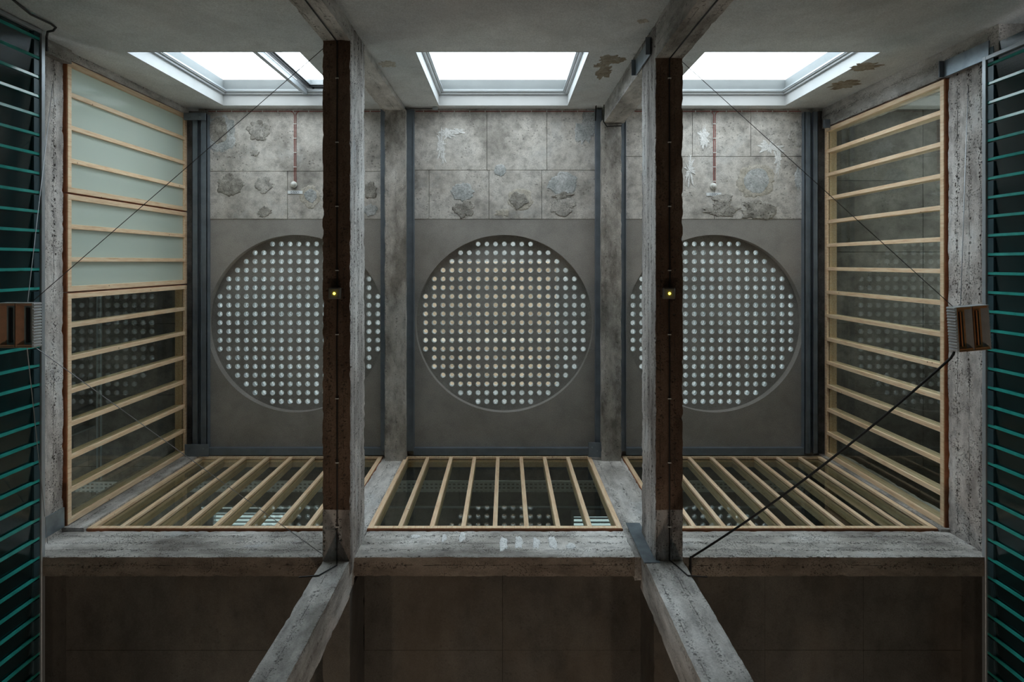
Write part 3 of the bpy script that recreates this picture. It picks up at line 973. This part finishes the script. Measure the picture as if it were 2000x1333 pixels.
# ------------------------------------------------------------------ steelwork
def steel_double(label, x0, x1, y0, y1, group):
    """A pair of channels side by side under the ceiling, with a bolt row between them."""
    t = thing('steel_beam', label, 'beam', ((x0 + x1) / 2, (y0 + y1) / 2, 11.86), group, 'thing')
    w = x1 - x0
    g = w * .38
    obj('channel', boxes([(x0, x0 + g, y0, y1, 11.86, 11.872), (x0, x0 + .012, y0, y1, 11.86, 12.0), (x0 + g - .01, x0 + g, y0, y1, 11.845, 11.90)]), M['steel'], t)
    obj('channel', boxes([(x1 - g, x1, y0, y1, 11.86, 11.872), (x1 - .012, x1, y0, y1, 11.86, 12.0), (x1 - g, x1 - g + .01, y0, y1, 11.845, 11.90)]), M['steel'], t)
    obj('web_plate', box(x0 + g - .01, x1 - g + .01, y0, y1, 11.93, 11.945), M['steel'], t)
    n = int((y1 - y0) / .5)
    for k in range(n):
        yy = y0 + .25 + k * .5
        obj('bolt', lathe([(0, 11.915), (.011, 11.915), (.011, 11.935)], 6, (x0 + x1) / 2, yy), M['steel_light'], t)
    return t


steel_double('dark steel double channel beside the frosted side wall', -6.06, -5.77, -2.86, 3.70, 'steel channels at the side walls')
steel_double('dark steel double channel beside the clear glazed side wall', 5.77, 6.03, -2.90, 3.70, 'steel channels at the side walls')
for x0, x1, lab in ((-2.42, -2.33, 'slim blue-grey steel angle on the far flank of the rib, frosted-side bay'), (-1.94, -1.78, 'blue-grey steel channel edging the middle bay on the frosted-window side'),
                    (1.735, 1.85, 'blue-grey steel channel edging the middle bay on the clear-glazed side'), (2.19, 2.32, 'slim blue-grey steel angle edging the clear-glazed bay along its rib')):
    t = thing('steel_beam', lab, 'beam', ((x0 + x1) / 2, .4, 11.87), 'steel channels along the ribs', 'thing')
    obj('flange', bevbox(x0, x1, -2.95, 3.66, 11.87, 11.885, .003), M['steel'], t)
    obj('web', boxes([(x0, x0 + .012, -2.95, 3.66, 11.88, 12.0), (x1 - .012, x1, -2.95, 3.66, 11.85, 12.0)]), M['steel'], t)
for x0, x1, lab in ((-5.77, -2.36, 'dark steel edge angle above the back window by the frosted wall'), (-1.79, 1.60, 'dark steel edge angle above the middle back window'), (2.33, 5.78, 'dark steel edge angle above the back window with the cable')):
    t = thing('steel_angle', lab, 'angle', ((x0 + x1) / 2, 3.7, 11.90), 'steel angles above the back windows')
    obj('flat_leg', bevbox(x0, x1, 3.61, 3.75, 11.905, 11.915, .002), M['steel'], t)
    obj('upright_leg', box(x0, x1, 3.61, 3.62, 11.915, 12.02), M['steel'], t)


def plate(name, label, b, mat, bolts=(), group=None):
    t = thing(name, label, 'bracket', ((b[0] + b[1]) / 2, (b[2] + b[3]) / 2, b[4]), group)
    obj('plate', bevbox(*b, .003), mat, t)
    for p in bolts:
        obj('bolt', lathe([(0, p[2] - .014), (.013, p[2] - .014), (.013, p[2] + .008)], 6, p[0], p[1]), M['steel_light'], t)
    return t


plate('steel_plate', 'flat blue-grey steel strap across the junction of pier and edge beam', (1.715, 1.915, 3.728, 3.745, 7.62, 8.78), M['steel_light'])
t = plate('steel_bracket', 'large blue steel bracket on the corner post above the louvres by the clear side wall', (6.16, 6.178, -2.83, -2.60, 7.84, 8.66), M['steel_light'])
obj('flange', box(6.10, 6.178, -2.83, -2.60, 8.645, 8.66), M['steel'], t)
t = plate('steel_bracket', 'channel-shaped steel bracket on the flank of the deep pilaster above the beam', (1.845, 1.862, -2.88, -2.66, 7.86, 8.76), M['steel_light'])
for zz in (8.745, 7.86):
    obj('flange', box(1.79, 1.862, -2.88, -2.66, zz, zz + .015), M['steel'], t)
plate('steel_plate', 'short grey steel plate low on the edge beam by the frosted-side louvre corner', (-6.24, -6.225, 3.46, 3.74, 8.02, 8.67), M['steel_light'])
plate('steel_bracket', 'dark bolted steel shoe where the double channel meets the frosted-side corner post', (-6.16, -5.70, 3.50, 3.735, 11.78, 11.795), M['steel'], ((-6.08, 3.58, 11.78), (-5.80, 3.58, 11.78)))
plate('steel_bracket', 'dark bolted steel head plate under the corner beam by the frosted wall', (-6.17, -5.75, -2.86, -2.72, 11.76, 11.775), M['steel'], ((-6.05, -2.78, 11.76), (-5.86, -2.78, 11.76)))
plate('steel_bracket', 'dark steel shoe at the end of the channel beside the broad pier', (1.58, 1.84, 3.46, 3.74, 11.76, 11.775), M['steel'], ((1.65, 3.55, 11.76), (1.75, 3.62, 11.76)))
plate('steel_bracket', 'small steel cleat at the head of the clear side glazing', (6.05, 6.175, -2.72, -2.56, 11.70, 11.72), M['steel'])

# ------------------------------------------------------------------ louvre banks
def louvres(n, label, X, sgn, y0, phase, pitch):
    z0, z1 = 4.55, 7.88
    w = thing('window_%d' % n, label, 'louvre window', (X, 1.3, z0), None, 'structure')
    y1 = 6.6
    a, b = sorted((X - sgn * .012, X + sgn * .06))
    obj('frame_rail', bevbox(a, b, y0, y1, z1, z1 + .06, .003), M['frame_alu'], w)
    obj('frame_rail', bevbox(a, b, y0, y1, z0 - .06, z0, .003), M['frame_alu'], w)
    for yy in (y0, y1 - .05):
        obj('frame_stile', bevbox(a, b, yy, yy + .05, z0, z1, .003), M['frame_alu'], w)
    L = z1 - z0 - .01

    def mesh(name, bm, mat):
        me = bpy.data.meshes.new(name)
        bmesh.ops.recalc_face_normals(bm, faces=bm.faces)
        bm.to_mesh(me)
        bm.free()
        me.materials.append(mat)
        return me
    # one blade: a nearly closed glass plank whose polished edge stands proud, copied along the frame
    bm = bmesh.new()
    lo, hi, t = -pitch / 2 - .012, pitch / 2 - .012, .010
    v = [bm.verts.new((sgn * x, y, z)) for (x, y) in ((.020, lo), (.020 + t, lo), (.045 + t, hi), (.045, hi)) for z in (0, L)]
    for q in ((0, 1, 3, 2), (2, 3, 5, 4), (4, 5, 7, 6), (6, 7, 1, 0), (0, 2, 4, 6), (1, 7, 5, 3)):
        bm.faces.new([v[i] for i in q])
    blade = mesh('glass_blade', bm, M['louvre'])
    bm = bmesh.new()
    e0, e1 = hi - .022, hi + .020
    v = [bm.verts.new((sgn * x, y, z)) for (x, y) in ((.012, e0), (.030, e0 - .002), (.034, e1), (.008, e1 - .008)) for z in (0, L)]
    for q in ((0, 1, 3, 2), (2, 3, 5, 4), (4, 5, 7, 6), (6, 7, 1, 0), (0, 2, 4, 6), (1, 7, 5, 3)):
        bm.faces.new([v[i] for i in q])
    edge = mesh('polished_edge', bm, M['louvre_edge'])
    clip = mesh('blade_clip', box(sgn * .006, sgn * .05, -pitch * .42, pitch * .36, L - .10, L) if sgn > 0 else box(-.05, -.006, -pitch * .42, pitch * .36, L - .10, L), M['clip'])
    k = math.ceil((y0 + .06 + pitch / 2 - phase) / pitch) - 1
    while phase + k * pitch + pitch / 2 < y1 - .15:
        o = bpy.data.objects.new('glass_blade', blade)
        COL.objects.link(o)
        o.parent = w
        o.location = (0, phase + k * pitch - pitch / 2 + .012 - 1.3, .005)
        for nm, me in (('polished_edge', edge), ('blade_clip', clip)):
            c = bpy.data.objects.new(nm, me)
            COL.objects.link(c)
            c.parent = o
        k += 1
    return w


louvres(9, 'bank of dark teal glass louvres under the frosted side wall', -5.965, -1, -2.98, -.395, .246)
louvres(10, 'bank of dark teal glass louvres under the clear glazed side wall', 6.165, 1, -2.64, -.336, .243)

# ------------------------------------------------------------------ detectors, labels, cables
def text_mesh(s, size):
    cu = bpy.data.curves.new('t', 'FONT')
    cu.body = s
    cu.size = size
    cu.align_x = 'CENTER'
    cu.align_y = 'CENTER'
    cu.extrude = .0006
    o = bpy.data.objects.new('t', cu)
    COL.objects.link(o)
    dg = bpy.context.evaluated_depsgraph_get()
    me = bpy.data.meshes.new_from_object(o.evaluated_get(dg))
    bpy.data.objects.remove(o)
    return me


ZS = ZC - .014
for (u, v, lu, lv, txt, lab, lab2) in (
        (574.8, 361, 577, 376, '1205/2', 'white round smoke detector on red cables beside the frosted-side bay patches', 'white label reading 1205/2 on the frosted-side ceiling bay'),
        (1392.5, 364, 1393.5, 380, '1205/1', 'white round smoke detector on red cables in the clear-glazed bay', 'white label reading 1205/1 on the clear-glazed ceiling bay')):
    x, y = (u - U0) / 100, (v - V0) / 100
    t = thing('smoke_detector', lab, 'detector', (x, y, ZS), 'smoke detectors on the ceiling')
    obj('base', lathe([(0, ZS), (.062, ZS), (.062, ZS - .02), (.055, ZS - .028), (0, ZS - .028)], 24, x, y), M['white_plastic'], t, True)
    obj('sensor_head', lathe([(.046, ZS - .026), (.044, ZS - .06), (.034, ZS - .085), (0, ZS - .09)], 24, x, y), M['white_plastic'], t, True)
    x, y = (lu - U0) / 100, (lv - V0) / 100
    p = thing('detector_label', lab2, 'label', (x, y, ZS), 'detector labels on the ceiling')
    obj('plate', box(x - .145, x + .145, y - .031, y + .031, ZS - .010, ZS + .003), M['label_white'], p)
    me = text_mesh(txt, .064)
    me.materials.clear()
    me.materials.append(M['ink'])
    o = bpy.data.objects.new('lettering', me)
    COL.objects.link(o)
    o.parent = p
    o.location = (0.0, 0, -.0112)
    o.rotation_euler = (0, PI, 0)
    # red cable pair
    cx = (u + 2.2 - U0) / 100
    c = thing('fire_cable', 'pair of red cables to the detector %s' % ('by the frosted side wall' if u < 900 else 'in the clear-glazed bay'), 'cable', (cx, -2.0, ZS), 'red detector cables')
    ye = (v - 4 - V0) / 100
    yt = -2.92
    for s in (-.016, .016):
        obj('red_cable', tube(bmesh.new(), [(cx + s, ye, ZS - .007), (cx + s, yt + .05, ZS - .007), (cx + s * 2.5, yt, ZS - .007), (cx + s * 5, yt - .012, ZS - .007)], .0065), M['red_cable'], c)
    for k in range(5):
        yy = yt + .22 + k * .28
        if yy < ye - .05:
            obj('cable_clip', box(cx - .030, cx + .030, yy, yy + .014, ZS - .017, ZS + .003), M['white_plastic'], c)
for x0, x1, lab in ((-5.80, -2.42, 'red cable along the ceiling edge under the opened window'), (-1.76, 1.72, 'red cable along the ceiling edge under the middle window'), (2.34, 5.76, 'red cable along the ceiling edge under the window by the clear side wall')):
    c = thing('fire_cable', lab, 'cable', ((x0 + x1) / 2, -2.94, ZS), 'red cables along the ceiling edge')
    obj('red_cable', tube(bmesh.new(), [(x0, -2.94, ZS - .007), (x1, -2.94, ZS - .007)], .008), M['red_cable'], c)
    n = int((x1 - x0) / .3)
    for k in range(n):
        xx = x0 + .15 + k * .3
        obj('cable_clip', box(xx, xx + .014, -2.955, -2.922, ZS - .017, ZS + .003), M['white_plastic'], c)

# black cables with clips under the beams, running on over the columns
def beam_cable(label, u, top, bot, front_t, front_b, hook):
    x = (u - U0) / F * 7.68
    zb = 7.672
    c = thing('power_cable', label, 'cable', (x, 0, zb), 'black cables under the beams')
    pts = [Vector((x + .01, front_t + .008, 5.4)), Vector((x, front_t + .008, 6.6)), Vector((x, front_t + .008, 7.66)), Vector((x, front_t + .03, zb - .006))]
    for k in range(13):
        y = front_t + .1 + (3.70 - front_t - .1) * k / 12
        pts.append(Vector((x + noise.noise(Vector((k * .9, u, 0))) * .012, y, zb - .006)))
    pts += [Vector((x, 3.722, zb - .01)), Vector((x + (.05 if hook > 0 else .03), 3.728, 7.55)), Vector((x + hook * .12, 3.728, 7.30)), Vector((x + hook * .34, 3.728, 7.26))]
    obj('black_cable', tube(bmesh.new(), pts, .0085), M['black'], c)
    for k in range(8):
        y = -2.3 + k * .8
        obj('cable_clip', box(x - .02, x + .02, y, y + .012, zb - .018, zb + .004), M['white_plastic'], c)
    return x
xl = beam_cable('black clipped cable under the beam on the frosted-window side', 659, 80, 1098, -2.757, 3.74, -1)
xr = beam_cable('black clipped cable under the beam nearer the copper-faced heater', 1307, 113, 1094, -2.542, 3.74, 1)
for u, lab in ((653.5, 'square dark signal box with glowing yellow lamp under the frosted-side beam'), (1307, 'square dark signal box with glowing yellow lamp under the beam nearer the copper heater')):
    x, y = (u - U0) / F * 7.62, (573.5 - V0) / F * 7.62
    t = thing('signal_lamp', lab, 'lamp', (x, y, 7.68), 'signal boxes under the beams')
    obj('box', bevbox(x - .072, x + .072, y - .068, y + .068, 7.61, 7.684, .006), M['lamp_box'], t)
    obj('lid', bevbox(x - .064, x + .064, y - .06, y + .06, 7.602, 7.612, .003), M['lamp_box'], t)
    obj('lens', lathe([(.016, 7.603), (.014, 7.595), (.008, 7.589), (0, 7.587)], 16, x, y), M['led'], t, True)
c = thing('power_cable', 'thick black cable turning the wall corner above the frosted-side louvres', 'cable', (-5.75, -2.96, 7.7))
obj('black_cable', tube(bmesh.new(), [P(20, -5, 6.93), P(60, 28, 7.33) + Vector((0, .0, 0)), P(100, 47, 7.66), P(109, 54, 7.74), P(104, 60, 7.80), P(93, 62, 7.83), P(91, 72, 7.93), P(91, 100, 8.0)], .014, 8), M['black'], c)
c = thing('power_cable', 'black cable looping over the end of the rib by the middle bay', 'cable', (1.85, -2.8, 11.8))
obj('black_cable', tube(bmesh.new(), [P(1163, 236, 11.7), P(1164, 208, 11.75), P(1168, 199, 11.72), P(1178, 199, 11.7), P(1180, 206, 11.68), P(1179, 238, 11.68), P(1185, 247, 11.68), P(1214, 246, 11.68)], .012, 6), M['black'], c)
c = thing('junction_box', 'small grey junction box with a cable at the middle window head', 'box', P(850, 211, 11.9))
p0 = P(850, 210.5, 11.85)
obj('box', bevbox(p0.x - .05, p0.x + .05, -2.985, -2.93, 11.80, 11.88, .006), M['frame_alu'], c)
obj('cable', tube(bmesh.new(), [(p0.x - .05, -2.96, 11.84), (-1.62, -2.965, 11.86), (-1.85, -2.965, 11.85)], .009), M['black'], c)

# ------------------------------------------------------------------ infrared heaters
def heater(label, loc, rz, ry, copper_floor):
    t = thing('infrared_heater', label, 'heater', loc)
    W, L, H = .37, .475, .125
    x0, x1, y0, y1 = -W / 2, W / 2, -L / 2, L / 2
    def part(name, bm, mat, par=t):
        me = bpy.data.meshes.new(name)
        bmesh.ops.recalc_face_normals(bm, faces=bm.faces)
        bm.to_mesh(me)
        bm.free()
        for m in (mat if isinstance(mat, list) else [mat]):
            me.materials.append(m)
        o = bpy.data.objects.new(name, me)
        COL.objects.link(o)
        o.parent = par
        return o
    part('top_plate', box(x0, x1, y0, y1, H - .006, H), M['heater_white'])
    for s in (-1, 1):
        xa = x0 if s < 0 else x1
        a, b = sorted((xa, xa - s * .006))
        sd = part('side_panel', box(a, b, y0, y1, 0, H), M['heater_white'])
        for k in range(15):
            yy = y0 + L * (k + .15) / 15
            a2, b2 = sorted((xa, xa + s * .012))
            part('rib', bevbox(a2, b2, yy, yy + L / 15 * .55, .004, H - .004, .003), M['heater_white'], sd)
    for yy in (y0, y1 - .006):
        part('end_panel', box(x0 + .006, x1 - .006, yy, yy + .006, 0, H), M['heater_white' if yy == y0 else 'copper_dull'])
    for k in range(2):
        c = -W / 4 + k * W / 2
        hw = W / 4 - .006
        mA, mB = (M['copper'], M['heater_grey']) if copper_floor else (M['copper_dull'], M['heater_grey'])
        def slope(xa, xb, mat):
            bm = bmesh.new()
            v = [bm.verts.new(q) for q in ((xa, y0 + .008, .004), (xb, y0 + .03, .03), (xb, y1 - .03, .03), (xa, y1 - .008, .004), (xa, y0 + .008, .001), (xb, y0 + .03, .033), (xb, y1 - .03, .033), (xa, y1 - .008, .001))]
            for q in ((0, 1, 2, 3), (7, 6, 5, 4), (0, 4, 5, 1), (1, 5, 6, 2), (2, 6, 7, 3), (3, 7, 4, 0)):
                bm.faces.new([v[i] for i in q])
            return part('reflector', bm, mat)
        if copper_floor:
            slope(c - hw, c - hw + .012, M['copper'])
            slope(c + hw, c + hw - .062, M['heater_grey'])
            fa, fb, fm = c - hw + .012, c + hw - .062, M['copper']
        else:
            slope(c - hw, c - hw + .07, M['copper_dull'])
            slope(c + hw, c + hw - .015, M['heater_grey'])
            fa, fb, fm = c - hw + .07, c + hw - .015, M['heater_grey']
        part('reflector_back', box(fa - .002, fb + .002, y0 + .03, y1 - .03, .03, .034), fm)
        for ya in (y0 + .006, y1 - .03):
            part('reflector_end', box(c - hw, c + hw, ya, ya + .024, .005, .009), M['copper'] if copper_floor else M['copper_dull'])
        cc = (fa + fb) / 2
        part('slot', box(cc - .022, cc + .022, y0 + .055, y1 - .055, .024, .031), M['heater_dark'])
        bm = bmesh.new()
        tube(bm, [(cc - .006, y0 + .05, .019), (cc - .006, y1 - .05, .019)], .007, 10)
        part('heating_tube', bm, M['copper'] if copper_floor else M['heater_dark'])
    t.rotation_euler = (0, ry, rz)
    return t


def wires(t, segs, mats):
    """Suspension wires: straight from the heater to the concrete, children of the heater."""
    for (a, b), m in zip(segs, mats):
        bm = tube(bmesh.new(), [a, b], .0042, 5)
        me = bpy.data.meshes.new('suspension_wire')
        inv = t.matrix_basis.inverted()
        bm.transform(inv)
        bm.to_mesh(me)
        bm.free()
        me.materials.append(m)
        o = bpy.data.objects.new('suspension_wire', me)
        COL.objects.link(o)
        o.parent = t


ZH = 6.5
pl = P(29, 636, ZH)
hl = heater('wire-hung heater with copper and dark striped face beside the frosted-side louvres', pl, 0, 0, False)
hl.location.x = (63 - U0) / F * ZH - .185 
bpy.context.view_layer.update()
top = ZH + .10
wires(hl, [(P(64, 589, top), Vector((P(642, 93, 7.7).x, -2.76, 7.74))),
           (P(54, 590, top), P(106, 139, 8.62)),
           (P(66, 677, top), Vector((P(632, 1078, 7.9).x, 3.745, 7.86))),
           (P(53, 680, top), P(93, 1062, 8.2))], [M['wire_dark'], M['wire'], M['wire'], M['wire']])
hr = heater('wire-hung tilted heater with bright copper reflectors and a black cable', P(1902, 642, ZH), math.radians(-4.0), math.radians(-5), True)
bpy.context.view_layer.update()
wires(hr, [(P(1861, 599, top), Vector((2.205, P(1340, 128, 7.9).y, 7.72))), (P(1876, 598, top), P(1891, 168, 8.15))], [M['wire_dark'], M['wire']])
# its black cable: from the heater to the edge beam, sagging
c = thing('heater_cable', 'black cable hanging from the copper heater to the edge beam by the column', 'cable', P(1863, 690, 6.6))
a, b = P(1864, 686, 6.60), Vector((P(1352, 1084, 7.85).x, 3.775, 7.86))
pts = [a, P(1862, 692, 6.60), P(1857, 700, 6.62)]
a2 = pts[-1]
for k in range(1, 15):
    f = k / 14
    q = a2.lerp(b, f)
    q.z -= .05 * 4 * f * (1 - f)
    q.y += .07 * 4 * f * (1 - f)
    pts.append(q)
pts += [Vector((b.x - .01, 3.79, 7.885)), Vector((b.x - .01, 4.04, 7.885))]
obj('black_cable', tube(bmesh.new(), pts, .013, 8), M['black'], c)

# ------------------------------------------------------------------ services in the back rooms
def tray(label, x0, x1, y0, y1, z, holes=True):
    t = thing('cable_tray', label, 'cable tray', ((x0 + x1) / 2, (y0 + y1) / 2, z), 'cable trays behind the glazing')
    along_x = (x1 - x0) > (y1 - y0)
    bm = bmesh.new()
    n = int(((x1 - x0) if along_x else (y1 - y0)) / .085)
    for k in range(n):
        for j in range(3):
            # perforated floor: strips around slots
            if along_x:
                a = x0 + (x1 - x0) * k / n
                b = x0 + (x1 - x0) * (k + .45) / n
                c, d = y0 + (y1 - y0) * j / 3, y0 + (y1 - y0) * (j + 1) / 3
                bx(bm, a, b, c, d, z, z + .003)
                bx(bm, b, x0 + (x1 - x0) * (k + 1) / n, c, c + (d - c) * .62, z, z + .003)
            else:
                a = y0 + (y1 - y0) * k / n
                b = y0 + (y1 - y0) * (k + .45) / n
                c, d = x0 + (x1 - x0) * j / 3, x0 + (x1 - x0) * (j + 1) / 3
                bx(bm, c, d, a, b, z, z + .003)
                bx(bm, c, c + (d - c) * .62, b, y0 + (y1 - y0) * (k + 1) / n, z, z + .003)
    o = obj('perforated_base', bm, M['tray'], t)
    o['kind'] = 'stuff'
    if along_x:
        for yy in (y0, y1 - .004):
            obj('side_rail', box(x0, x1, yy, yy + .004, z, z + .06), M['tray'], t)
    else:
        for xx in (x0, x1 - .004):
            obj('side_rail', box(xx, xx + .004, y0, y1, z, z + .06), M['tray'], t)
    for k in range(4):
        f = (k + .5) / 4
        if along_x:
            xx = x0 + (x1 - x0) * f
            obj('hanger', box(xx, xx + .012, y0 - .005, y0, z, 12.03), M['pipe'], t)
        else:
            yy = y0 + (y1 - y0) * f
            obj('hanger', box(x0 - .005, x0, yy, yy + .012, z, 12.03), M['pipe'], t)
    return t
tray('long perforated silver cable tray behind the back glazing', -8.6, 5.6, 4.13, 4.33, 11.55)
tray('short perforated silver cable tray behind the lowest clear side panes', -8.40, -8.20, 4.36, 6.2, 11.5)
for x, lab in ((-7.86, 'pale pipe behind the clear side panes, farther from the glass'), (-7.79, 'pale pipe behind the clear side panes, nearer to the glass')):
    t = tag(obj('service_pipe', tube(bmesh.new(), [(x, .6, 11.82), (x, 5.8, 11.82), (x, 5.8, 12.03)], .02, 8), M['pipe']), lab, 'pipe', 'pale pipes behind the side panes')
t = thing('ventilation_duct', 'bent grey duct behind the lowest clear side panes', 'duct', (-8.5, 3.6, 11.4))
obj('duct_body', tube(bmesh.new(), [(-9.8, 3.9, 11.4), (-8.6, 3.9, 11.4), (-8.3, 3.8, 11.4), (-8.15, 3.55, 11.4), (-8.15, 2.9, 11.4), (-8.15, 2.9, 12.03)], .11, 14), M['duct'], t)
obj('clamp', boxes([(-8.27, -8.03, 3.2, 3.23, 11.28, 12.02)]), M['pipe'], t)
t = tag(obj('service_pipe', tube(bmesh.new(), [(-5.8, 4.68, 11.72), (6.0, 4.68, 11.72), (6.0, 4.68, 12.03)], .022, 8), M['pipe']), 'long pale pipe behind the back glazing, beyond the cable tray', 'pipe')


def grille(label, x0, x1, y0, y1, z, n):
    t = thing('ceiling_grille', label, 'light', ((x0 + x1) / 2, (y0 + y1) / 2, z), 'slatted grilles behind the back glazing')  # a slatted grille, no lamp; its glow is added
    obj('housing', ring(x0, x1, y0, y1, z, z + .30), M['frame_alu'], t)
    obj('glow_sheet', box(x0 + .02, x1 - .02, y0 + .02, y1 - .02, z + .09, z + .10), M['grille_glow'], t)  # glowing sheet added to brighten the grille, which is no lamp
    for k in range(n):
        yy = y0 + .02 + (y1 - y0 - .04) * (k + .5) / n
        obj('slat', box(x0 + .02, x1 - .02, yy - .012, yy + .012, z + .005, z + .04), M['alu_white'], t)
def ring(x0, x1, y0, y1, z0, z1, w=.02):
    return boxes([(x0, x0 + w, y0, y1, z0, z1), (x1 - w, x1, y0, y1, z0, z1), (x0 + w, x1 - w, y0, y0 + w, z0, z1), (x0 + w, x1 - w, y1 - w, y1, z0, z1)])
grille('bright slatted grille behind the back glazing next to the frosted wall', -5.60, -4.15, 4.78, 5.25, 11.74, 6)
grille('dim slatted grille behind the middle back glazing', 1.28, 2.1, 4.85, 5.2, 11.74, 4)
